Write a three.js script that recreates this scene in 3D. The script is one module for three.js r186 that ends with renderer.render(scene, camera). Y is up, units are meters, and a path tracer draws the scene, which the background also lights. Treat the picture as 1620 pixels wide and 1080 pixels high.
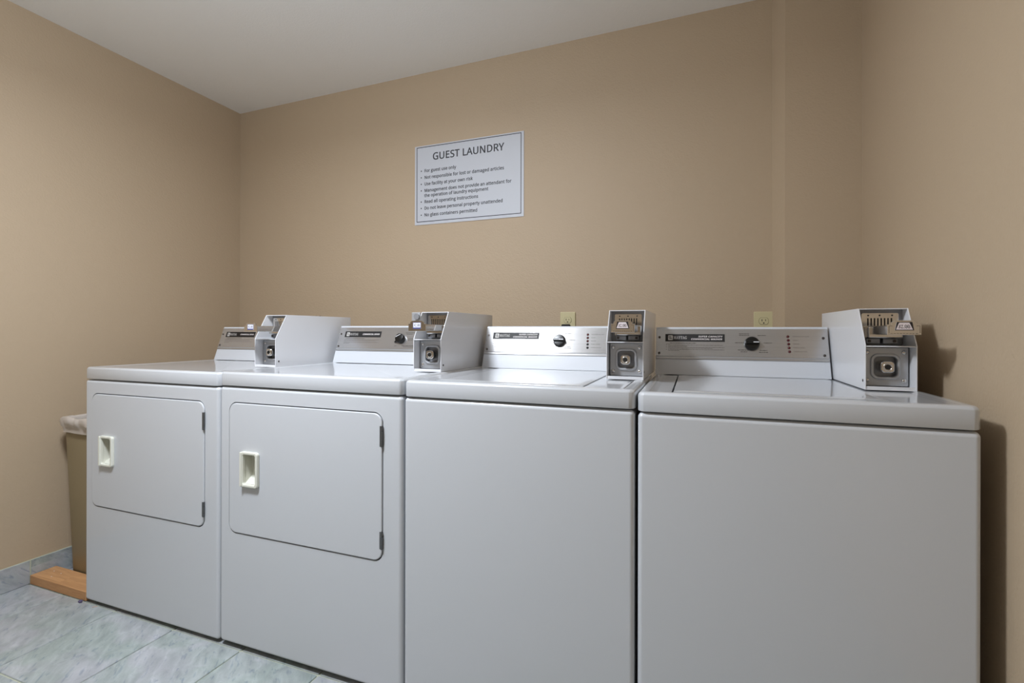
import * as THREE from 'three';
import { RoundedBoxGeometry } from 'three/addons/geometries/RoundedBoxGeometry.js';
import { mergeGeometries, toCreasedNormals } from 'three/addons/utils/BufferGeometryUtils.js';
import { RectAreaLightUniformsLib } from 'three/addons/lights/RectAreaLightUniformsLib.js';
import { Brush, Evaluator, SUBTRACTION } from 'three-bvh-csg';

// ---------------------------------------------------------------- camera, light, exposure
const scene = new THREE.Scene();
scene.background = new THREE.Color(0x000000);
const FOCAL = 775.6;                                     // pixels, for a 1620 x 1080 frame
const camera = new THREE.PerspectiveCamera(2 * Math.atan(540 / FOCAL) * 180 / Math.PI, 1.5, 0.05, 30);
camera.position.set(2.2384, 1.0628, 1.2029);
camera.rotation.order = 'YXZ';
camera.rotation.set(0, 0.3612, 0.002);
camera.setViewOffset(1620, 1080, 0, 16.3, 1620, 1080);   // the photograph's lens is shifted, verticals stay upright
camera.updateProjectionMatrix();
scene.add(camera);

const renderer = new THREE.WebGLRenderer();
renderer.toneMapping = THREE.LinearToneMapping;
renderer.toneMappingExposure = 1.6;
renderer.shadowMap.enabled = true;

RectAreaLightUniformsLib.init();
const LAMP = { x: 1.06, y: 2.42, z: 0.7, r: 0.15, drop: 0.25, power: 116, glow: 1.0 };
const lampLight = new THREE.RectAreaLight(0xeef5ff, LAMP.power, LAMP.r * 1.7, LAMP.r * 1.7);
lampLight.name = 'lamp_light';
lampLight.position.set(LAMP.x, LAMP.y - LAMP.drop - 0.006, LAMP.z);
lampLight.rotation.x = -Math.PI / 2;
scene.add(lampLight);
const bulbLight = new THREE.PointLight(0xeef5ff, LAMP.glow, 0, 2);
bulbLight.name = 'bulb_light';
bulbLight.position.set(LAMP.x, LAMP.y - 0.155, LAMP.z);
bulbLight.castShadow = true; bulbLight.shadow.radius = 4;
scene.add(bulbLight);

// ---------------------------------------------------------------- helpers
const taken = {};
function numbered(n) {
  const k = (taken[n] = (taken[n] || 0) + 1);
  return k === 1 ? n : `${n}_${String(k - 1).padStart(3, '0')}`;
}
function tag(o, label, category, group) {
  o.userData.label = label; o.userData.category = category;
  if (group) o.userData.group = group;
  return o;
}
function thing(name, label, category, pos, turn = 0, group) {
  const g = new THREE.Group(); g.name = numbered(name);
  g.position.set(...pos); g.rotation.y = turn; scene.add(g);
  return tag(g, label, category, group);
}
function part(name, geo, mat, parent, pos, rot) {
  const m = new THREE.Mesh(geo, mat); m.name = name;
  m.castShadow = m.receiveShadow = true;
  if (pos) m.position.set(...pos);
  if (rot) m.rotation.set(...rot);
  parent.add(m); return m;
}
function structure(name, geo, mat, pos) {
  const m = part(name, geo, mat, scene, pos); m.userData.kind = 'structure'; return m;
}
let seed = 7;
const rnd = () => { seed = (seed * 1664525 + 1013904223) >>> 0; return seed / 4294967296; };
const hash = (x, y, s) => { let h = (x * 374761393 + y * 668265263 + s * 2147483647) | 0; h = Math.imul(h ^ (h >>> 13), 1274126177); return ((h ^ (h >>> 16)) >>> 0) / 4294967296; };
function vnoise(x, y, s, wrap = 0) {
  const xi = Math.floor(x), yi = Math.floor(y), fx = x - xi, fy = y - yi;
  const w = v => wrap ? ((v % wrap) + wrap) % wrap : v;
  const u = fx * fx * (3 - 2 * fx), v = fy * fy * (3 - 2 * fy);
  const a = hash(w(xi), w(yi), s), b = hash(w(xi + 1), w(yi), s), c = hash(w(xi), w(yi + 1), s), d = hash(w(xi + 1), w(yi + 1), s);
  return a + (b - a) * u + (c - a) * v + (a - b - c + d) * u * v;
}
const fbm = (x, y, s, o = 4) => { let t = 0, a = 0.5; for (let i = 0; i < o; i++) { t += a * vnoise(x, y, s + i); x *= 2.03; y *= 2.03; a *= 0.5; } return t; };
function dataTex(w, h, fn, srgb) {
  const d = new Uint8Array(w * h * 4);
  for (let y = 0; y < h; y++) for (let x = 0; x < w; x++) {
    const c = fn(x / w, y / h, x, y), i = (y * w + x) * 4;
    d[i] = c[0]; d[i + 1] = c[1]; d[i + 2] = c[2]; d[i + 3] = 255;
  }
  const t = new THREE.DataTexture(d, w, h);
  t.wrapS = t.wrapT = THREE.RepeatWrapping; t.magFilter = THREE.LinearFilter; t.minFilter = THREE.LinearMipmapLinearFilter; t.generateMipmaps = true;
  if (srgb) t.colorSpace = THREE.SRGBColorSpace;
  t.needsUpdate = true; return t;
}
function canvasTex(w, h, draw) {
  const c = document.createElement('canvas'); c.width = w; c.height = h;
  const g = c.getContext('2d'); draw(g, w, h);
  const t = new THREE.CanvasTexture(c); t.colorSpace = THREE.SRGBColorSpace; t.anisotropy = 8; return t;
}
// text stretched to an exact width, its baseline at y
function fitText(g, s, x, y, width, font, align = 'left', bold = 0) {
  g.font = font; g.textBaseline = 'alphabetic'; g.textAlign = 'left';
  const m = g.measureText(s).width || 1;
  g.save(); g.translate(align === 'right' ? x - width : x, y); g.scale(width / m, 1); g.fillText(s, 0, 0); if (bold) { g.lineWidth = bold; g.strokeStyle = g.fillStyle; g.strokeText(s, 0, 0); } g.restore();
}
function metric(geo, k = 1) {                               // uv in metres from position and normal
  const p = geo.attributes.position, n = geo.attributes.normal, uv = new Float32Array(p.count * 2);
  for (let i = 0; i < p.count; i++) {
    const ax = Math.abs(n.getX(i)), ay = Math.abs(n.getY(i)), az = Math.abs(n.getZ(i));
    const [a, b] = ax > ay && ax > az ? [p.getZ(i), p.getY(i)] : ay > az ? [p.getX(i), p.getZ(i)] : [p.getX(i), p.getY(i)];
    uv[i * 2] = a * k; uv[i * 2 + 1] = b * k;
  }
  geo.setAttribute('uv', new THREE.BufferAttribute(uv, 2)); return geo;
}
const box = (x0, x1, y0, y1, z0, z1) => new THREE.BoxGeometry(x1 - x0, y1 - y0, z1 - z0).translate((x0 + x1) / 2, (y0 + y1) / 2, (z0 + z1) / 2);
const rbox = (x0, x1, y0, y1, z0, z1, r, s = 3) => new RoundedBoxGeometry(x1 - x0, y1 - y0, z1 - z0, s, r).translate((x0 + x1) / 2, (y0 + y1) / 2, (z0 + z1) / 2);
const merge = list => mergeGeometries(list.map(g => { const q = g.index ? g.toNonIndexed() : g; for (const k of Object.keys(q.attributes)) if (!['position', 'normal', 'uv'].includes(k)) q.deleteAttribute(k); q.clearGroups && q.clearGroups(); return q; }));
function rrShape(x0, x1, y0, y1, r, Cls = THREE.Shape) {
  const s = new Cls();
  s.moveTo(x0 + r, y0); s.lineTo(x1 - r, y0); s.absarc(x1 - r, y0 + r, r, -Math.PI / 2, 0);
  s.lineTo(x1, y1 - r); s.absarc(x1 - r, y1 - r, r, 0, Math.PI / 2);
  s.lineTo(x0 + r, y1); s.absarc(x0 + r, y1 - r, r, Math.PI / 2, Math.PI);
  s.lineTo(x0, y0 + r); s.absarc(x0 + r, y0 + r, r, Math.PI, Math.PI * 1.5);
  return s;
}
const extrude = (shape, depth, bevel = 0, seg = 2, curve = 8) => new THREE.ExtrudeGeometry(shape, { depth: depth - 2 * bevel, bevelEnabled: bevel > 0, bevelSize: bevel, bevelThickness: bevel, bevelOffset: -bevel, bevelSegments: seg, curveSegments: curve }).translate(0, 0, bevel);
// a slab over a rounded rectangle (centred in x and z) made of rings [inset, y] from bottom to top
function ringSlab(w, d, rc, rings, n = 6, crease = 0.5) {
  const pos = [], uv = [], idx = [], m = 4 * (n + 1);
  const put = (x, y, z) => { pos.push(x, y, z); uv.push(x, z); };
  for (const [ins, y] of rings) {
    const hw = w / 2 - ins, hd = d / 2 - ins, r = Math.max(rc - ins, 0.002);
    for (let q = 0; q < 4; q++) for (let k = 0; k <= n; k++) {
      const a = (q + k / n) * Math.PI / 2, cx = (q === 0 || q === 3 ? 1 : -1) * (hw - r), cz = (q < 2 ? 1 : -1) * (hd - r);
      put(cx + r * Math.cos(a), y, cz + r * Math.sin(a));
    }
  }
  for (let i = 0; i < rings.length - 1; i++) for (let k = 0; k < m; k++) {
    const a = i * m + k, b = i * m + (k + 1) % m, c = a + m, e = b + m;
    idx.push(a, c, b, b, c, e);
  }
  put(0, rings[0][1], 0); put(0, rings[rings.length - 1][1], 0);
  const cb = rings.length * m, ct = cb + 1, L = (rings.length - 1) * m;
  for (let k = 0; k < m; k++) { idx.push(cb, k, (k + 1) % m); idx.push(ct, L + (k + 1) % m, L + k); }
  const g = new THREE.BufferGeometry();
  g.setAttribute('position', new THREE.Float32BufferAttribute(pos, 3)); g.setAttribute('uv', new THREE.Float32BufferAttribute(uv, 2)); g.setIndex(idx);
  return toCreasedNormals(g, crease);
}
const csg = new Evaluator(); csg.useGroups = false;
function cut(a, ...bs) {
  let A = new Brush(a); A.updateMatrixWorld();
  for (const b of bs) { const B = new Brush(b); B.updateMatrixWorld(); A = csg.evaluate(A, B, SUBTRACTION); }
  return A.geometry;
}

// ---------------------------------------------------------------- materials
const M = {};
const std = (o) => new THREE.MeshPhysicalMaterial(o);
const peel = dataTex(1024, 1024, (u, v) => { const n = 150 * (0.55 * vnoise(u * 128, v * 128, 3, 128) + 0.3 * vnoise(u * 64, v * 64, 9, 64) + 0.15 * vnoise(u * 256, v * 256, 5, 256)) + 40; return [n, n, n]; });
M.wall = std({ color: 0xb6a288, roughness: 0.62, bumpMap: peel, bumpScale: 0.0012 });
M.ceiling = std({ color: 0xf8f8f6, roughness: 0.9, bumpMap: peel, bumpScale: 0.0008 });
M.enamel = std({ color: 0xc5c8cc, roughness: 0.42, clearcoat: 0.6, clearcoatRoughness: 0.12 });
M.enamelTop = std({ color: 0xbfc2c6, roughness: 0.4, clearcoat: 0.9, clearcoatRoughness: 0.04 });
M.enamelConsole = std({ color: 0xc8cbd0, roughness: 0.45, clearcoat: 0.25, clearcoatRoughness: 0.3 });
M.meterWhite = std({ color: 0xdcdde0, roughness: 0.4, clearcoat: 0.6, clearcoatRoughness: 0.08 });
M.cream = std({ color: 0xd8d8cc, roughness: 0.4 });
M.ivory = std({ color: 0xc8be96, roughness: 0.4 });
M.gap = std({ color: 0x5a5236, roughness: 0.8 });
M.dark = std({ color: 0x15130f, roughness: 0.7 });
M.black = std({ color: 0x0a0a0a, roughness: 0.28 });
M.rubber = std({ color: 0x141414, roughness: 0.8 });
M.steel = std({ color: 0xb8b7b7, roughness: 0.3, metalness: 0.8, anisotropy: 0.6, anisotropyRotation: Math.PI / 2 });
M.chrome = std({ color: 0xcfccc8, roughness: 0.14, metalness: 1 });
M.dullMetal = std({ color: 0xb4b6b9, roughness: 0.45, metalness: 0.65 });
M.castMetal = std({ color: 0x9b9da1, roughness: 0.5, metalness: 0.7 });
M.screw = std({ color: 0x4d4743, roughness: 0.45, metalness: 0.7 });
M.hinge = std({ color: 0x6c6e70, roughness: 0.4, metalness: 0.8 });
M.red = std({ color: 0x4a0d10, roughness: 0.2 });
M.white = std({ color: 0xe8e8ea, roughness: 0.5 });
M.grout = std({ color: 0xb8bba6, roughness: 0.9 });
M.bin = std({ color: 0x8d7e60, roughness: 0.5 });
M.bag = std({ color: 0xd3c9bf, roughness: 0.35, transmission: 0.25, thickness: 0, side: THREE.DoubleSide });

// ---------------------------------------------------------------- the room
const XL = -0.385, XR = 2.801, ZB = -1.019, ZF = 2.75, XC0 = 2.519, XC1 = 2.553, ZC = -0.929;
const ceilY = (x, z) => 2.391 + 0.0085 * (x - XL) + 0.011 * (z - ZB);
const wallBox = (...a) => metric(box(...a), 1 / 0.6);
structure('wall_left', wallBox(XL - 0.12, XL, -0.05, 2.6, ZB - 0.12, ZF + 0.12), M.wall);
structure('wall_right', wallBox(XR, XR + 0.12, -0.05, 2.6, ZB - 0.12, ZF + 0.12), M.wall);
structure('wall_back', wallBox(XL, XR, -0.05, 2.6, ZB - 0.12, ZB), M.wall);
structure('wall_front', wallBox(XL, XR, -0.05, 2.6, ZF, ZF + 0.12), M.wall);
{ // boxed-out corner with a splayed side
  const s = new THREE.Shape(); s.moveTo(XC0, -ZB); s.lineTo(XR, -ZB); s.lineTo(XR, -ZC); s.lineTo(XC1, -ZC); s.closePath();
  const g = new THREE.ExtrudeGeometry(s, { depth: 2.6, bevelEnabled: false }).rotateX(-Math.PI / 2);
  structure('wall_corner', metric(g, 1 / 0.6), M.wall);
}
{
  const g = box(XL, XR, 2.4, 2.55, ZB, ZF), p = g.attributes.position;
  for (let i = 0; i < p.count; i++) if (p.getY(i) < 2.5) p.setY(i, ceilY(p.getX(i), p.getZ(i)));
  g.computeVertexNormals(); structure('ceiling', metric(g, 1 / 0.6), M.ceiling);
}
const tileMats = [0, 1, 2, 3, 4].map(k => std({
  roughness: 0.32, clearcoat: 0.3, clearcoatRoughness: 0.1, color: 0xe9e9e9,
  map: dataTex(384, 384, (u, v) => {
    const s = 31 * k + 11, wx = fbm(u * 3 + k, v * 3, s, 4) * 1.6, wy = fbm(u * 3, v * 3 + 7 * k, s + 40, 4) * 1.6;
    const a = fbm(u * 2.2 + wx, v * 3.4 + wy, s + 3, 5);
    const vein = Math.pow(1 - Math.min(1, Math.abs(fbm((u + v) * 2.4 + wx * 1.4, (v - u) * 5 + wy, s + 9, 4) - 0.46) * 9), 2);
    const fleck = Math.max(0, fbm((u + v) * 9 + wx * 2, (v - u) * 26, s + 17, 3) - 0.56) * 3.2;
    const g = Math.max(0, Math.min(1, (a - 0.3) * 2.4));
    const base = [167 + 17 * g, 178 + 9 * g, 175 + 17 * g];
    const haze = (fbm((u + v) * 5 + wx * 1.5, (v - u) * 12 + wy, s + 29, 4) - 0.47) * 46, sp = (vnoise(u * 190, v * 190, s) - 0.5) * 7;
    return base.map((c, i) => Math.max(0, Math.min(255, c + haze + vein * 9 - fleck * [46, 40, 28][i] + sp)));
  }, true),
}));
{
  const floor = structure('floor', box(XL, XR, -0.06, -0.004, ZB, ZF), M.grout);
  const px = 0.3235, pz = 0.345, gx = 0.005, x0 = -0.1485, z0 = 0.341;
  let n = 0;
  const shared = {};
  for (let i = -1; x0 + i * px < XR; i++) for (let j = -4; z0 + j * pz < ZF; j++) {
    const a = Math.max(x0 + i * px + gx / 2, XL), b = Math.min(x0 + (i + 1) * px - gx / 2, XR);
    const c = Math.max(z0 + j * pz + gx / 2, ZB), d = Math.min(z0 + (j + 1) * pz - gx / 2, ZF);
    if (b - a < 0.01 || d - c < 0.01) continue;
    const w = b - a, dp = d - c, key = `${w.toFixed(3)}_${dp.toFixed(3)}`;
    if (!shared[key]) {
      const g = ringSlab(w, dp, 0.003, [[0, -0.0045], [0, -0.0015], [0.0012, 0]], 1);
      const p = g.attributes.position, uv = g.attributes.uv;
      for (let q = 0; q < p.count; q++) uv.setXY(q, (p.getX(q) + w / 2) / px, (p.getZ(q) + dp / 2) / pz);
      shared[key] = g;
    }
    part('tile', shared[key], tileMats[(i * 3 + j * 2 + 50) % 5], floor, [(a + b) / 2, 0, (c + d) / 2]);
    n++;
  }
}
function baseboard(name, x, inward) {
  const b = structure(name, box(Math.min(x, x + inward * 0.005), Math.max(x, x + inward * 0.005), 0, 0.098, ZB, ZF), M.grout);
  const L = 0.3235;
  for (let k = -4, z; (z = -0.009 + k * L) < ZF; k++) {
    const z0 = Math.max(z + 0.003, ZB), z1 = Math.min(z + L - 0.003, ZF);
    if (z1 - z0 < 0.02) continue;
    const g = rbox(0, 0.009, 0.001, 0.097, 0, z1 - z0, 0.0015, 1), p = g.attributes.position, uv = g.attributes.uv;
    for (let q = 0; q < p.count; q++) uv.setXY(q, p.getZ(q) / L + k * 0.37, p.getY(q) / L + k * 0.21);
    part('tile', g, tileMats[(k + 9) % 3], b, [inward > 0 ? x : x - 0.009, 0, z0]);
  }
}
baseboard('baseboard_left', XL, 1);
baseboard('baseboard_right', XR, -1);

// ---------------------------------------------------------------- ceiling lamp (above the camera)
{
  const L = thing('ceiling_lamp', 'round flush white ceiling lamp above the machines', 'lamp', [LAMP.x, ceilY(LAMP.x, LAMP.z), LAMP.z]);
  part('base', new THREE.CylinderGeometry(0.075, 0.085, 0.03, 40).translate(0, -0.015, 0), M.white, L);
  part('neck', new THREE.CylinderGeometry(0.03, 0.045, 0.04, 24).translate(0, -0.05, 0), M.white, L);
  const pts = [[0.04, -0.066], [0.09, -0.078], [0.13, -0.105], [0.148, -0.14], [0.15, -0.17], [0.142, -0.205], [0.115, -0.232], [0.07, -0.246], [0.0001, -LAMP.drop]].map(p => new THREE.Vector2(...p));
  part('diffuser', new THREE.LatheGeometry(pts, 40), std({ color: 0xf4f2ec, roughness: 0.5, emissive: 0xeef5ff, emissiveIntensity: 6 }), L);
}

// ---------------------------------------------------------------- machines
const TOP = 0.921, SEAM = 0.8745, DEPTH = 0.686, TILT = Math.atan(0.0177 / 0.05);
const smallInk = (g, x, y, w, h = 4) => { h = Math.min(h, 7);                  // print too small to read in the photograph
  let p = x; while (p < x + w) { const l = 8 + rnd() * 26; g.fillRect(p, y + rnd() * 1.5, Math.min(l, x + w - p), h); p += l + 5; }
};
function panelTexture(W, H, kind) {                        // W, H in metres
  const k = 3400;
  return canvasTex(Math.round(W * k), Math.round(H * k), (g, w, h) => {
    g.fillStyle = '#bcbbbb'; g.fillRect(0, 0, w, h);
    for (let i = 0; i < 900; i++) { g.fillStyle = `rgba(${rnd() < 0.5 ? '255,255,255' : '90,86,84'},${0.03 + rnd() * 0.05})`; g.fillRect(rnd() * w - 200, rnd() * h, 200 + rnd() * 900, 1); }
    g.fillStyle = '#5f5a58';
    const X = m => m * k, Y = m => h - m * k;
    if (kind === 'dryer') {
      smallInk(g, X(0.04), Y(0.0475), X(0.10), 9);
      smallInk(g, X(0.034), Y(0.0415), X(0.185)); smallInk(g, X(0.034), Y(0.0365), X(0.165)); smallInk(g, X(0.034), Y(0.030), X(0.180)); smallInk(g, X(0.034), Y(0.0255), X(0.03));
      smallInk(g, X(0.345), Y(0.075), X(0.045), 8); smallInk(g, X(0.350), Y(0.069), X(0.03), 8);
      smallInk(g, X(0.362), Y(0.048), X(0.07), 8); smallInk(g, X(0.362), Y(0.042), X(0.05), 8);
      smallInk(g, X(0.335), Y(0.018), X(0.09), 8); smallInk(g, X(0.345), Y(0.012), X(0.06), 8); smallInk(g, X(0.30), Y(0.016), X(0.012), 7);
    } else {
      smallInk(g, X(0.045), Y(0.0475), X(0.085), 9);
      g.fillRect(X(0.033), Y(0.044), X(0.012), 3);
      for (const [y, a] of [[0.0405, 0.18], [0.0365, 0.07], [0.0325, 0.187], [0.0285, 0.15], [0.0245, 0.187], [0.0205, 0.045]]) smallInk(g, X(0.04), Y(y), X(a - 0.008));
      for (const y of [0.0405, 0.0325, 0.0245]) g.fillRect(X(0.033), Y(y), 8, 6);
      const kx = 0.3065, ky = 0.048;
      smallInk(g, X(kx - 0.043), Y(ky + 0.034), X(0.03), 8); smallInk(g, X(kx - 0.043), Y(ky + 0.0285), X(0.03), 8);
      smallInk(g, X(kx + 0.012), Y(ky + 0.0285), X(0.024), 8);
      smallInk(g, X(kx - 0.056), Y(ky + 0.003), X(0.028), 8); smallInk(g, X(kx + 0.029), Y(ky + 0.003), X(0.025), 8);
      smallInk(g, X(kx - 0.048), Y(ky - 0.022), X(0.034), 8); smallInk(g, X(kx - 0.040), Y(ky - 0.028), X(0.020), 8);
      smallInk(g, X(kx + 0.016), Y(ky - 0.0225), X(0.022), 8); smallInk(g, X(kx + 0.014), Y(ky - 0.029), X(0.026), 8);
      ['WASHER IN USE', 'WASH', 'RINSE', 'FINAL SPIN', 'UNBALANCED'].forEach((s, i) => fitText(g, s, X(0.419), Y(0.0708 - i * 0.0126), X([0.046, 0.015, 0.018, 0.033, 0.038][i]), '15px sans-serif'));
    }
  });
}
function plateTexture(kind) {
  return canvasTex(1140, 150, (g, w, h) => {
    g.fillStyle = '#0d0a0a'; g.fillRect(0, 0, w, h);
    g.fillStyle = '#c9c6c2'; g.beginPath(); g.roundRect ? g.roundRect(55, 26, 92, 98, 12) : g.rect(55, 26, 92, 98); g.fill();
    // emblem: hatched mark in a square
    g.strokeStyle = '#1a1615'; g.lineWidth = 9;
    for (const x of [70, 90, 110]) { g.beginPath(); g.moveTo(x, 48); g.lineTo(x + 14, 100); g.stroke(); }
    g.beginPath(); g.moveTo(66, 52); g.lineTo(118, 50); g.stroke(); g.beginPath(); g.moveTo(84, 98); g.lineTo(138, 100); g.stroke();
    g.fillStyle = '#b9b5b2';
    fitText(g, 'MAYTAG', 162, 102, 262, 'bold 82px serif');
    g.fillStyle = '#e6dedc';
    const italic = (s, x, y, width, px) => { g.save(); g.transform(1, 0, -0.25, 1, 0.25 * y, 0); fitText(g, s, x, y, width, `bold ${px}px sans-serif`); g.restore(); };
    if (kind === 'dryer') italic('COMMERCIAL DRYER', 560, 92, 530, 52);
    else { italic('SUPER CAPACITY', 640, 64, 455, 46); italic('COMMERCIAL WASHER', 500, 118, 590, 46); }
  });
}
const PH = 0.0975, PW = { dryer: 0.584, washer: 0.512 };
const panelMat = {}, plateMat = {};
for (const k of ['dryer', 'washer']) {
  panelMat[k] = std({ map: panelTexture(PW[k], PH, k), roughness: 0.25, metalness: 0.78, anisotropy: 0.8, anisotropyRotation: Math.PI / 2 });
  plateMat[k] = std({ map: plateTexture(k), roughness: 0.55 });
}
function onFace(o, u, v, n) {                               // u along, v up the tilted face, n out of it
  o.position.set(u, v * Math.cos(TILT) + n * Math.sin(TILT), -v * Math.sin(TILT) + n * Math.cos(TILT)); o.rotation.x = -TILT; return o;
}
function knob(parent, kind, u, v, turn) {
  const parts = [];
  const pts = kind === 'dryer'
    ? [[0, 0], [0.0215, 0], [0.0215, 0.004], [0.0195, 0.0165], [0.0175, 0.019], [0, 0.0195]]
    : [[0, 0], [0.0235, 0], [0.0235, 0.003], [0.0215, 0.011], [0.019, 0.013], [0, 0.0132]];
  parts.push(new THREE.LatheGeometry(pts.map(p => new THREE.Vector2(...p)), 36).rotateX(Math.PI / 2));
  if (kind === 'dryer') {                                    // pointed skirt
    const s = new THREE.Shape(); s.moveTo(-0.019, 0.009); s.lineTo(-0.033, 0); s.lineTo(-0.019, -0.009); s.closePath();
    parts.push(extrude(s, 0.007, 0.001, 1));
  } else parts.push(rbox(-0.021, 0.021, -0.0045, 0.0045, 0.008, 0.021, 0.002, 2));
  const g = merge(parts); g.rotateZ(turn);
  onFace(part('knob', g, M.black, parent), u, v, 0.0015);
  const mark = kind === 'dryer' ? box(-0.012, 0.012, 0.0095, 0.0115, 0.019, 0.0202) : box(0.003, 0.0195, -0.0012, 0.0012, 0.0205, 0.0216);
  mark.rotateZ(kind === 'dryer' ? 0.5 : turn);
  onFace(part('knob_pointer', mark, M.white, parent), u, v, 0.0015);
}
function console_(machine, kind, x0, x1, lights) {
  const w = x1 - x0, s = new THREE.Shape();                  // side profile: x = depth (front 0), y = height
  s.moveTo(0, 0); s.lineTo(-0.0555, 0.157); s.quadraticCurveTo(-0.057, 0.160, -0.061, 0.160); s.lineTo(-0.09, 0.155); s.lineTo(-0.14, 0.0); s.closePath();
  const g = new THREE.ExtrudeGeometry(s, { depth: w, bevelEnabled: false, curveSegments: 5 }).rotateY(-Math.PI / 2).translate(w, 0, 0);
  const c = part('console', g, M.enamelConsole, machine, [x0, TOP - 0.0005, -0.537]);
  const plain = M.steel, pg = new THREE.BoxGeometry(w - 0.002, PH, 0.0022);
  // the print keeps its real size: the map is laid from the panel's left end
  const uv = pg.attributes.uv; for (let i = 16; i < 20; i++) uv.setX(i, uv.getX(i) * (w - 0.002) / PW[kind]);
  onFace(part('control_panel', pg, [plain, plain, plain, plain, panelMat[kind], plain], c), w / 2, 0.0645 + PH / 2, 0.0008);
  onFace(part('trim_strip', rbox(-(w - 0.002) / 2, (w - 0.002) / 2, -0.0042, 0.0042, -0.002, 0.0026, 0.0018, 2), M.steel, c), w / 2, 0.0580, 0.0006);
  const npl = kind === 'dryer' ? [0.0335, 0.2235] : [0.031, 0.2205];
  const ng = new THREE.BoxGeometry(npl[1] - npl[0], 0.0265, 0.0012);
  onFace(part('nameplate', ng, [M.black, M.black, M.black, M.black, plateMat[kind], M.black], c), (npl[0] + npl[1]) / 2, 0.0645 + 0.0655, 0.0022);
  if (kind === 'dryer') knob(c, kind, 0.328, 0.0645 + 0.046, 0.55); else {
    knob(c, kind, 0.3015, 0.0645 + 0.046, 0);
    for (let i = 0; i < 5; i++) {
      const led = new THREE.SphereGeometry(0.0046, 14, 8, 0, Math.PI * 2, 0, Math.PI / 2).rotateX(Math.PI / 2).scale(1, 1, 0.6);
      onFace(part('indicator_light', led, lights[i] ? M.red : M.black, c), 0.4065 + i * 0.0006, 0.0645 + 0.0715 - i * 0.0126, 0.0018);
    }
  }
  const sg = merge([new THREE.CylinderGeometry(0.0038, 0.0044, 0.0024, 14).rotateX(Math.PI / 2)]);
  for (const u of [0.0115, w - 0.0135]) for (const v of [0.0645 + 0.067, 0.0645 + 0.010]) onFace(part('screw', sg, M.screw, c), u, v, 0.0025);
  return c;
}
const feet = (m, w) => { for (const x of [0.05, w - 0.05]) for (const z of [-0.06, -DEPTH + 0.06]) part('leveling_foot', new THREE.CylinderGeometry(0.014, 0.017, 0.02, 16), M.rubber, m, [x, 0.0101, z]); };
// the enamelled top: rolled edge and a shallow dished field
function topGeo(w) {
  const h = TOP - SEAM, re = 0.011, R = [[0.0025, 0], [0.0005, 0.0012], [0, 0.003]];
  for (let k = 0; k <= 6; k++) { const a = k / 6 * Math.PI / 2; R.push([re * (1 - Math.cos(a)), h - re + re * Math.sin(a)]); }
  R.push([re + 0.012, h], [re + 0.017, h - 0.0006], [re + 0.024, h - 0.0022], [re + 0.03, h - 0.0026], [re + 0.034, h - 0.0026]);
  return ringSlab(w - 0.002, DEPTH + 0.004, 0.02, R, 8).translate(w / 2, SEAM, -DEPTH / 2);
}
function dryer(x, lift, label) {
  const w = 0.724, m = thing('clothes_dryer', label, 'dryer', [x, 0, 0], 0, 'row of laundry machines');
  m.position.y = lift;
  const dx0 = 0.0485, dx1 = 0.655, dy0 = 0.388, dy1 = 0.818, rc = 0.03;
  const shell = new RoundedBoxGeometry(w - 0.004, SEAM - 0.003 - 0.012, DEPTH, 5, 0.012).translate(w / 2, (SEAM - 0.003 + 0.012) / 2, -DEPTH / 2);
  part('cabinet', cut(shell, extrude(rrShape(dx0 - 0.0035, dx1 + 0.0035, dy0 - 0.0035, dy1 + 0.0035, rc + 0.003), 0.08).translate(0, 0, -0.034)), M.enamel, m);
  const hx = dx0 + 0.0985, hy = 0.605;                       // handle centre
  const leaf = cut(extrude(rrShape(dx0, dx1, dy0, dy1, rc), 0.024, 0.003, 3, 10).translate(0, 0, -0.021), box(hx - 0.0305, hx + 0.0305, hy - 0.0515, hy + 0.0515, -0.05, 0.05));
  const door = part('door', leaf, M.enamel, m);
  const frame = rrShape(-0.037, 0.037, -0.0575, 0.0575, 0.010); frame.holes.push(rrShape(-0.0255, 0.0275, -0.0485, 0.0485, 0.006, THREE.Path));
  const lip = rrShape(-0.037, -0.028, -0.0565, 0.0565, 0.004);
  const t = 0.0025, pw = 0.0275 + t, ph = 0.0485 + t, pd = -0.028;
  const pocket = [box(-pw, -pw + t, -ph, ph, pd, 0.004), box(pw - t, pw, -ph, ph, pd, 0.004), box(-pw, pw, ph - t, ph, pd, 0.004), box(-pw, pw, -ph, -ph + t, pd, 0.004), box(-pw, pw, -ph, ph, pd - t, pd)];
  // sloping floor of the pull
  const sl = new THREE.Shape(); sl.moveTo(0, 0); sl.lineTo(0.028, 0); sl.lineTo(0, 0.02); sl.closePath();
  pocket.push(new THREE.ExtrudeGeometry(sl, { depth: 2 * pw - 2 * t, bevelEnabled: false }).rotateY(-Math.PI / 2).translate(pw - t, -ph + t, pd));
  part('handle', merge([extrude(frame, 0.012, 0.0028, 3), extrude(lip, 0.015, 0.002, 2), ...pocket]), M.cream, door, [hx, hy, 0.0025]);
  for (const [y0, y1] of [[0.722, 0.782], [0.424, 0.474]]) {
    const L = y1 - y0, ks = [[0, 0.30, 0], [0.32, 0.74, 0.001], [0.76, 1, 0]].map(([a, b, o]) => new THREE.CylinderGeometry(0.0036, 0.0036, L * (b - a), 12).translate(o, y0 + L * (a + b) / 2, 0.001));
    part('hinge', merge([...ks, box(-0.008, 0.002, y0, y1, -0.006, 0.0008)]), M.hinge, m, [dx1 + 0.001, 0, 0.003]);
  }
  part('top', topGeo(w), M.enamelTop, m);
  console_(m, 'dryer', 0.012, 0.598, null);
  feet(m, w);
  return m;
}
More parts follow.
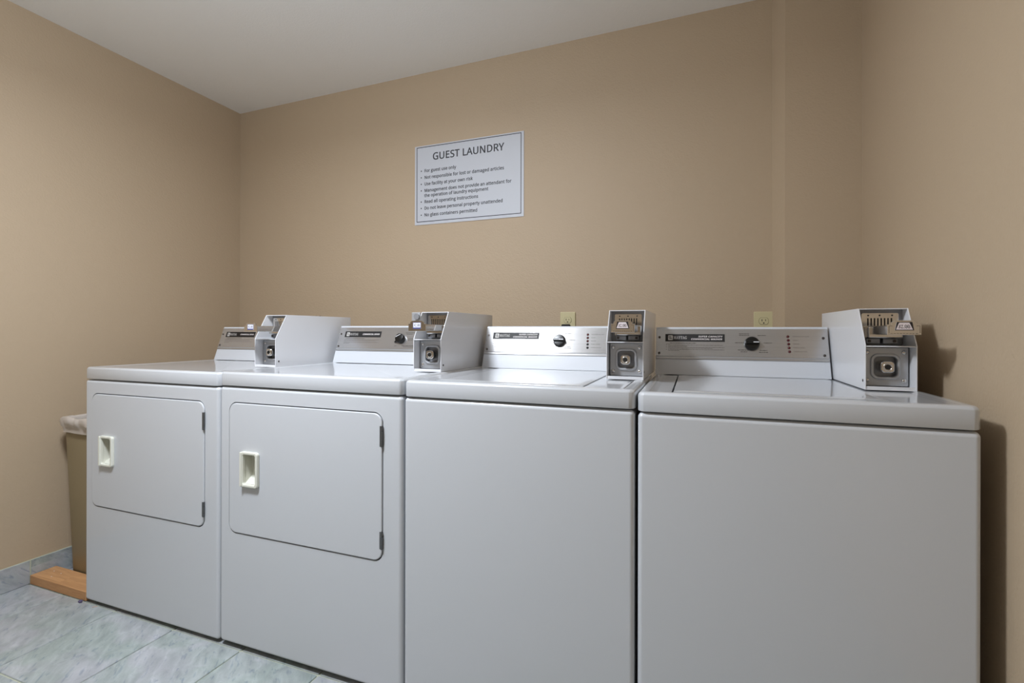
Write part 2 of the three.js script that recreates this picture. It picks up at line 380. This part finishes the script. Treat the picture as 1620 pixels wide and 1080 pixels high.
function washer(x, w, turn, lift, label, lights) {
  const m = thing('washing_machine', label, 'washer', [x, 0, 0], turn, 'row of laundry machines');
  m.position.y = lift;
  part('cabinet', new RoundedBoxGeometry(w - 0.004, SEAM - 0.003 - 0.012, DEPTH, 5, 0.012).translate(w / 2, (SEAM - 0.003 + 0.012) / 2, -DEPTH / 2), M.enamel, m);
  const lx0 = 0.082, lx1 = 0.512, lz0 = -0.515, lz1 = -0.042;
  part('top', cut(topGeo(w), box(lx0 - 0.005, lx1 + 0.003, TOP - 0.036, TOP + 0.03, lz0 - 0.003, lz1 + 0.003)), M.enamelTop, m);
  const W = lx1 - lx0, D = lz1 - lz0, g = new THREE.BoxGeometry(W, 0.011, D, 40, 1, 40), p = g.attributes.position;
  for (let i = 0; i < p.count; i++) if (p.getY(i) > 0) {
    const u = p.getX(i) / W * 2, v = p.getZ(i) / D * 2, e = Math.max(Math.abs(u), Math.abs(v));
    p.setY(i, p.getY(i) - 0.0022 * (1 - u * u) * (1 - v * v) - (e > 0.985 ? 0.0018 : 0));
  }
  g.computeVertexNormals();
  part('lid', g, M.enamelTop, m, [(lx0 + lx1) / 2, TOP - 0.0055 + 0.0012, (lz0 + lz1) / 2]);
  console_(m, 'washer', 0.004, 0.522, lights);
  feet(m, w);
  return m;
}
const X1 = 0, X2 = 0.726, X3 = 1.452, X4 = 2.1035;
dryer(X1, 0, 'white coin-operated clothes dryer at the left end, next to the trash can');
dryer(X2, 0.004, 'white coin-operated clothes dryer between the other dryer and a washer');
washer(X3, 0.648, 0, 0.0015, 'white top-load washing machine in the middle, between dryer and washer', [1, 1, 1, 0, 0]);
washer(X4, 0.654, 0.006, -0.0025, 'white top-load washing machine at the right end beside the right wall', [1, 1, 1, 1, 1]);

// ---------------------------------------------------------------- coin meters
const MW = 0.107, MH = 0.2045, MD = 0.44, MT = 0.0024;
const priceTex = {
  boxed: canvasTex(256, 160, (g, w, h) => { g.fillStyle = '#4a4f7c'; g.fillRect(0, 0, w, h); g.fillStyle = '#e4e6f2'; g.fillRect(14, 10, w - 28, h - 46); g.fillStyle = '#15131c'; fitText(g, '$2.00', 34, 104, 188, 'bold 92px serif'); }),
  arched: canvasTex(320, 160, (g, w, h) => { g.fillStyle = '#1d1518'; g.fillRect(0, 0, w, h); g.fillStyle = '#e2d8da'; g.beginPath(); g.moveTo(18, h - 14); g.lineTo(46, 30); g.quadraticCurveTo(50, 12, 70, 12); g.lineTo(w - 70, 12); g.quadraticCurveTo(w - 50, 12, w - 46, 30); g.lineTo(w - 18, h - 14); g.closePath(); g.fill(); g.fillStyle = '#1d1518'; fitText(g, '$2.00', 58, 122, 208, 'bold 96px serif'); }),
};
const priceMat = { boxed: std({ map: priceTex.boxed, roughness: 0.45 }), arched: std({ map: priceTex.arched, roughness: 0.45 }) };
function coinMeter(x, y, turn, z, label, price, tab) {
  const m = thing('coin_meter', label, 'coin meter', [x, y, z], turn, 'coin meters on the machines');
  // housing of bent sheet: two cheeks with a raked brow, roof, floor and back
  const s = new THREE.Shape(); s.moveTo(0, 0); s.lineTo(0, 0.110); s.lineTo(-0.055, MH); s.lineTo(-MD, MH); s.lineTo(-MD, 0); s.closePath();
  const cheek = x0 => new THREE.ExtrudeGeometry(s, { depth: MT - 0.0008, bevelEnabled: true, bevelSize: 0.0004, bevelThickness: 0.0004, bevelOffset: -0.0004, bevelSegments: 1 }).rotateY(-Math.PI / 2).translate(x0 + MT - 0.0004, 0, 0);
  part('housing', merge([cheek(0), cheek(MW - MT), box(MT, MW - MT, MH - MT, MH - 0.0002, -MD, -0.055), box(MT, MW - MT, 0, MT, -MD, -0.001), box(MT, MW - MT, 0, MH - 0.001, -MD, -MD + MT), box(MT, MW - MT, 0, 0.009, -0.0042, -0.0016)]), M.meterWhite, m);
  part('shelf', rbox(MT, MW - MT, 0.1065, 0.1095, -0.085, -0.0008, 0.0012, 1), M.meterWhite, m);
  part('upper_panel', box(MT, MW - MT, 0.1095, MH - MT, -0.088, -0.085), M.castMetal, m);
  // slot plate: real slots over a dark back
  const sp = rrShape(0.013, 0.094, 0.128, 0.193, 0.004);
  for (let k = 0; k < 8; k++) { const cx = 0.0275 + k * 0.0073; sp.holes.push(rrShape(cx - 0.0016, cx + 0.0016, 0.160, 0.180, 0.0007, THREE.Path)); }
  const plate = part('slot_plate', extrude(sp, 0.003, 0, 1, 3), M.chrome, m, [0, 0, -0.0805]);
  part('slot_back', box(0.018, 0.090, 0.150, 0.186, -0.0005, 0.0003), M.dark, plate);
  for (const cx of [0.028, 0.053, 0.080]) part('rivet', new THREE.SphereGeometry(0.0022, 10, 6), M.screw, plate, [cx, 0.187, 0.003]);
  // coin slide: a tongue that runs out to the price plate
  part('slide_guide', rbox(0.020, 0.096, 0.128, 0.158, -0.079, -0.048, 0.004, 3), M.chrome, m);
  const slide = part('coin_slide', rbox(0.0265, 0.0885, 0.1375, 0.1595, -0.06, 0.066, 0.0022, 2), M.chrome, m);
  const pl = new THREE.Shape();
  [[0.025, 0.134], [0.090, 0.134], [0.090, 0.1585], [0.083, 0.1585], [0.083, 0.163], [0.076, 0.168], [0.039, 0.168], [0.032, 0.163], [0.032, 0.1585], [0.025, 0.1585]].forEach((q, i) => i ? pl.lineTo(...q) : pl.moveTo(...q));
  pl.closePath();
  const pp = part('price_plate', extrude(pl, 0.004, 0.0006, 1), M.chrome, m, [0, 0.003, 0.066]);
  const lw = price === 'boxed' ? 0.030 : 0.037, lh = price === 'boxed' ? 0.021 : 0.0195, lg = new THREE.BoxGeometry(lw, lh, 0.0008);
  if (price === 'arched') { const p = lg.attributes.position; for (let i = 0; i < p.count; i++) if (p.getY(i) > 0) p.setX(i, p.getX(i) * 0.80); }
  part('price_label', lg, [M.white, M.white, M.white, M.white, priceMat[price], M.white], pp, [0.0575, price === 'boxed' ? 0.152 : 0.1545, 0.0044]);
  if (price === 'arched') {                                  // engraved outline of the plate, broken along its foot
    const marks = [box(0.0275, 0.0281, 0.1385, 0.1545, 0.0037, 0.0042), box(0.0869, 0.0875, 0.1385, 0.1545, 0.0037, 0.0042), box(0.0275, 0.0345, 0.1545, 0.1551, 0.0037, 0.0042), box(0.0805, 0.0875, 0.1545, 0.1551, 0.0037, 0.0042)];
    for (let k = 0; k < 9; k++) marks.push(box(0.031 + k * 0.006, 0.035 + k * 0.006, 0.1372, 0.138, 0.0037, 0.0042));
    part('plate_outline', merge(marks), M.dark, pp);
  }
  if (tab) {
    part('coin_tab', rbox(0.025, 0.058, 0.158, 0.199, 0.046, 0.050, 0.001, 1), M.dullMetal, m);
    part('coin_tab_boss', new THREE.CylinderGeometry(0.010, 0.010, 0.006, 20).rotateX(Math.PI / 2), M.castMetal, m, [0.0455, 0.185, 0.052]);
  }
  part('bracket', merge([rbox(0.020, 0.050, 0.114, 0.127, -0.084, -0.062, 0.0015, 1), rbox(0.056, 0.088, 0.114, 0.127, -0.084, -0.062, 0.0015, 1)]), M.castMetal, m);
  for (const cx of [0.026, 0.080]) part('bolt', new THREE.CylinderGeometry(0.0036, 0.0036, 0.004, 10).rotateX(Math.PI / 2), M.screw, m, [cx, 0.1205, -0.061]);
  // coin vault behind the lower opening
  const vz = -0.040;
  const vs = rrShape(0.006, MW - 0.006, 0.008, 0.104, 0.003); vs.holes.push(rrShape(0.0285, 0.0775, 0.031, 0.082, 0.011, THREE.Path));
  const v = part('vault_door', extrude(vs, 0.003, 0, 1), M.dullMetal, m, [0, 0, vz]);
  const rim = rrShape(0.0215, 0.0845, 0.024, 0.089, 0.017); rim.holes.push(rrShape(0.0285, 0.0775, 0.031, 0.082, 0.011, THREE.Path));
  part('vault_rim', extrude(rim, 0.007, 0.0026, 3), M.dullMetal, v, [0, 0, 0.001]);
  part('vault_cup', merge([box(0.027, 0.079, 0.029, 0.084, -0.016, -0.014), box(0.027, 0.029, 0.029, 0.084, -0.015, 0.001), box(0.077, 0.079, 0.029, 0.084, -0.015, 0.001), box(0.027, 0.079, 0.029, 0.031, -0.015, 0.001), box(0.027, 0.079, 0.082, 0.084, -0.015, 0.001)]), M.castMetal, v);
  part('lock', merge([extrude(rrShape(0.0385, 0.0675, 0.042, 0.071, 0.009), 0.036, 0.003, 3).translate(0, 0, -0.014), new THREE.TorusGeometry(0.0085, 0.0018, 8, 22).translate(0.053, 0.0565, 0.022)]), M.chrome, v);
  part('keyhole', new THREE.CylinderGeometry(0.0062, 0.0062, 0.003, 18).rotateX(Math.PI / 2), M.dark, v, [0.053, 0.0565, 0.0215]);
  for (const cx of [0.0145, 0.0925]) for (const cy of [0.0215, 0.0925]) part('bolt', new THREE.SphereGeometry(0.0056, 14, 8, 0, Math.PI * 2, 0, Math.PI / 2).rotateX(Math.PI / 2).scale(1, 1, 0.7), M.chrome, v, [cx, cy, 0.003]);
  for (const sx of [0, MW]) part('screw', new THREE.CylinderGeometry(0.0036, 0.0036, 0.0016, 12).rotateZ(Math.PI / 2), M.screw, m, [sx, 0.022, -0.016]);
  for (const cx of [0.04, 0.062]) part('bolt', new THREE.CylinderGeometry(0.003, 0.0034, 0.004, 8), M.screw, m, [cx, MH + 0.0016, -0.29]);
  return m;
}
const MB = TOP + 0.0002;
coinMeter(0.603, MB, 0, -0.25, 'white coin meter with price plate, on the leftmost dryer', 'boxed');
coinMeter(1.328, MB + 0.004, 0, -0.25, 'white coin meter on the second dryer, with an upright tab behind its price plate', 'boxed', true);
coinMeter(1.987, MB + 0.0015, 0, -0.25, 'white coin meter seen head-on, between the two washers', 'arched');
coinMeter(2.630, MB - 0.0025, 0.006, -0.252, 'white coin meter with large price plate, on the rightmost washer', 'arched');

// ---------------------------------------------------------------- notice on the wall
{
  const W = 0.6035, H = 0.41, k = 2000;
  const tex = canvasTex(Math.round(W * k), Math.round(H * k), (g, w, h) => {
    g.fillStyle = '#c2c5cc'; g.fillRect(0, 0, w, h);
    g.strokeStyle = '#23232a'; g.lineWidth = 7; g.strokeRect(0.0205 * w, 0.0180 * h, (0.9765 - 0.0205) * w, (0.962 - 0.018) * h);
    g.fillStyle = '#1b1b22';
    fitText(g, 'GUEST LAUNDRY', 0.1725 * w, 0.193 * h, 0.6585 * w, '98px sans-serif', 'left', 3);
    g.fillStyle = '#16161c'; g.strokeStyle = '#16161c'; g.lineWidth = 1.6;
    const rows = [['For guest use only', 0.338, 0.398, 1], ['Not responsible for lost or damaged articles', 0.4212, 0.8315, 1], ['Use facility at your own risk', 0.5045, 0.552, 1], ['Management does not provide an attendant for', 0.5875, 0.8955, 1], ['the operation of laundry equipment', 0.651, 0.693, 0], ['Read all operating instructions', 0.729, 0.6025, 1], ['Do not leave personal property unattended', 0.811, 0.821, 1], ['No glass containers permitted', 0.8965, 0.595, 1]];
    for (const [s, y, x1, dot] of rows) {
      fitText(g, s, 0.0925 * w, y * h, (x1 - 0.0925) * w, '44px sans-serif', 'left', 2);
      if (dot) { g.beginPath(); g.arc(0.063 * w, (y - 0.019) * h, 6.5, 0, 7); g.fill(); }
    }
  });
  const s = thing('notice_sign', 'white guest laundry notice with black border on the back wall', 'sign', [0.856 + W / 2, 2.024 - H, ZB]);
  part('board', new THREE.BoxGeometry(W, H, 0.003), M.white, s, [0, H / 2, 0.0016]);
  part('printed_face', new THREE.BoxGeometry(W - 0.001, H - 0.001, 0.0006), [M.white, M.white, M.white, M.white, std({ map: tex, roughness: 0.5 }), M.white], s, [0, H / 2, 0.0034]);
}

// ---------------------------------------------------------------- outlets
function outlet(x, top, label, plug) {
  const o = thing('wall_outlet', label, 'outlet', [x, top - 0.116, ZB], 0, 'ivory outlets on the back wall');
  part('cover_plate', rbox(-0.036, 0.036, 0, 0.116, -0.001, 0.0062, 0.003, 3), M.ivory, o);
  for (const cy of [0.0385, 0.0775]) {
    const s = new THREE.Shape(); s.absarc(0, 0, 0.0172, -0.9, 0.9); s.absarc(0, 0, 0.0172, Math.PI - 0.9, Math.PI + 0.9);
    const gapS = new THREE.Shape(); gapS.absarc(0, 0, 0.0183, -0.9, 0.9); gapS.absarc(0, 0, 0.0183, Math.PI - 0.9, Math.PI + 0.9);
    part('receptacle_gap', extrude(gapS, 0.001, 0, 1, 10), M.gap, o, [0, cy, 0.0055]);
    const r = part('receptacle', extrude(s, 0.003, 0.0006, 2, 10), M.ivory, o, [0, cy, 0.0058]);
    part('slot', merge([box(-0.0078, -0.0052, -0.001, 0.0075, 0.0026, 0.0033), box(0.0052, 0.0076, 0, 0.007, 0.0026, 0.0033), new THREE.CylinderGeometry(0.0028, 0.0028, 0.0008, 12).rotateX(Math.PI / 2).translate(0, -0.0078, 0.0029)]), M.dark, r);
  }
  part('screw', new THREE.CylinderGeometry(0.003, 0.003, 0.0016, 12).rotateX(Math.PI / 2), M.ivory, o, [0, 0.058, 0.0066]);
  if (plug) {
    const p = thing('power_plug', 'dark grey power plug in the outlet above the middle washer', 'plug', [x - 0.004, top - 0.116 + 0.0385, ZB + 0.0094]);
    part('plug_body', rbox(-0.019, 0.019, -0.016, 0.020, 0, 0.028, 0.005, 3), M.rubber, p);
    const c = new THREE.CatmullRomCurve3([[0, -0.004, 0.026], [0, -0.03, 0.05], [0.005, -0.15, 0.05], [0.01, -0.5, 0.03]].map(v => new THREE.Vector3(...v)));
    part('cord', new THREE.TubeGeometry(c, 20, 0.0045, 8), M.rubber, p);
  }
}
outlet(1.677, 1.1523, 'ivory wall outlet with a dark plug, above the middle washer', true);
outlet(2.490, 1.1440, 'ivory wall outlet with empty top socket, beside the boxed wall corner', false);

// ---------------------------------------------------------------- trash can, its bag and the board
{
  const can = thing('trash_can', 'slim beige plastic trash can between dryer and left wall', 'trash can', [-0.162, 0, -0.335]);
  const wt = 0.262, dt = 0.53, h = 0.682;
  const g = ringSlab(wt, dt, 0.03, [[0.016, 0.0], [0.014, 0.004], [0.008, h * 0.6], [0.004, h - 0.03], [0.004, h - 0.028], [-0.004, h - 0.024], [-0.004, h], [0.002, h], [0.006, h - 0.02], [0.04, 0.02]], 6);
  const bp = g.attributes.position;
  for (let i = 0; i < bp.count; i++) bp.setZ(i, bp.getZ(i) * (1 - 0.075 * (1 - bp.getY(i) / h)));
  part('body', g, M.bin, can);
  const bag = new THREE.Group(); bag.name = 'trash_bag'; bag.position.set(-0.162, 0, -0.335); scene.add(bag);
  tag(bag, 'crumpled translucent liner bag folded over the trash can rim', 'bag');
  // the liner: up the inside, over the rim, down the outside, crumpled
  const n = 220, prof = [[0.03, 0.40], [0.012, 0.60], [0.004, 0.672], [0.002, 0.692], [-0.006, 0.700], [-0.016, 0.694], [-0.019, 0.676], [-0.012, 0.660], [-0.0055, 0.652], [-0.0055, 0.634]];
  const pos = [], idx = [], R = 0.034;
  const per = t => { // unit walk round the rounded rectangle
    const hw = wt / 2, hd = dt / 2, a = [[hw, hd], [-hw, hd], [-hw, -hd], [hw, -hd]], L = 2 * (wt + dt);
    let q = t * L; const segs = [[0, wt], [1, dt], [2, wt], [3, dt]];
    for (const [i, l] of segs) { if (q <= l) { const A = a[i], B = a[(i + 1) % 4], f = q / l; return [A[0] + (B[0] - A[0]) * f, A[1] + (B[1] - A[1]) * f]; } q -= l; }
    return a[0];
  };
  for (let j = 0; j < prof.length; j++) for (let i = 0; i < n; i++) {
    let [x, z] = per(i / n); const [ins, y] = prof[j];
    const hw = wt / 2, hd = dt / 2, cx = Math.max(-hw + R, Math.min(hw - R, x)), cz = Math.max(-hd + R, Math.min(hd - R, z));
    let dx = x - cx, dz = z - cz; const l = Math.hypot(dx, dz) || 1; dx /= l; dz /= l;
    const free = j >= 3 && j <= 7 ? 1 : j === 8 || j === 2 ? 0.25 : 0;
    const cr = (fbm(i * 0.16, j * 0.9, 77, 3) - 0.45) * 0.018 * free + (fbm(i * 0.5, j * 1.3, 99, 2) - 0.4) * 0.009 * free;
    const r = R - ins + cr;
    pos.push(cx + dx * r, y + (fbm(i * 0.11, j * 0.5, 123, 3) - 0.5) * 0.022 * free + (j === 9 ? (fbm(i * 0.07, 3, 55, 2) - 0.4) * 0.012 : 0), cz + dz * r);
  }
  for (let j = 0; j < prof.length - 1; j++) for (let i = 0; i < n; i++) { const a = j * n + i, b = j * n + (i + 1) % n; idx.push(a, b, a + n, b, b + n, a + n); }
  const bg = new THREE.BufferGeometry(); bg.setAttribute('position', new THREE.Float32BufferAttribute(pos, 3)); bg.setIndex(idx); bg.computeVertexNormals();
  part('liner', bg, M.bag, bag);
}
{
  const wood = dataTex(512, 256, (u, v) => {
    const warp = fbm(u * 2, v * 5, 5, 3) * 0.25, ring = fbm(u * 1.2 + 3, (v + warp) * 14, 8, 4), fine = vnoise(u * 14, v * 150, 4), knot = Math.max(0, 1 - Math.hypot((u - 0.62) * 9, (v - 0.45) * 5));
    const t = 0.62 * ring + 0.22 * fine + 0.25 * knot;
    return [214 - 62 * t, 166 - 60 * t, 116 - 50 * t];
  }, true);
  const b = thing('wooden_board', 'short bare timber offcut on the floor beside the dryer', 'board', [-0.19, 0, -0.05]);
  const g = rbox(-0.184, 0.1885, 0.0006, 0.0375, -0.046, 0.045, 0.0025, 2), p = g.attributes.position, nn = g.attributes.normal, uv = g.attributes.uv;
  for (let i = 0; i < p.count; i++) { const side = Math.abs(nn.getY(i)) > 0.5 ? p.getZ(i) : p.getY(i) + 0.3; uv.setXY(i, p.getX(i) / 0.4, side / 0.2); }
  part('timber', g, std({ map: wood, roughness: 0.75 }), b);
  for (const [x, z] of [[-0.105, 0.02], [-0.1, -0.01], [-0.152, -0.012]]) part('paint_fleck', new THREE.SphereGeometry(0.002, 6, 4).scale(1, 0.4, 1), M.white, b, [x + 0.02, 0.0377, z]);
  const l = thing('lint_clump', 'small purple grey lint clump on the floor by the timber offcut', 'lint', [-0.014, 0.0, 0.006]);
  const lg = new THREE.IcosahedronGeometry(0.007, 2), lp = lg.attributes.position;
  for (let i = 0; i < lp.count; i++) { const k = 0.75 + 0.5 * vnoise(lp.getX(i) * 400 + 9, lp.getZ(i) * 400 + lp.getY(i) * 300 + 5, 3); lp.setXYZ(i, lp.getX(i) * k * 1.3, Math.max(0.0003, lp.getY(i) * k * 0.8 + 0.004), lp.getZ(i) * k); }
  lg.computeVertexNormals(); part('fluff', lg, std({ color: 0x5c556e, roughness: 1 }), l);
  const chip = thing('wood_splinter', 'tiny pale wood splinter on the floor under the leftmost dryer edge', 'splinter', [0.075, 0, 0.006], 0.9);
  part('sliver', rbox(-0.008, 0.008, 0.0002, 0.0022, -0.0012, 0.0012, 0.0006, 1), std({ color: 0xc2a692, roughness: 0.8 }), chip);
}

renderer.render(scene, camera);
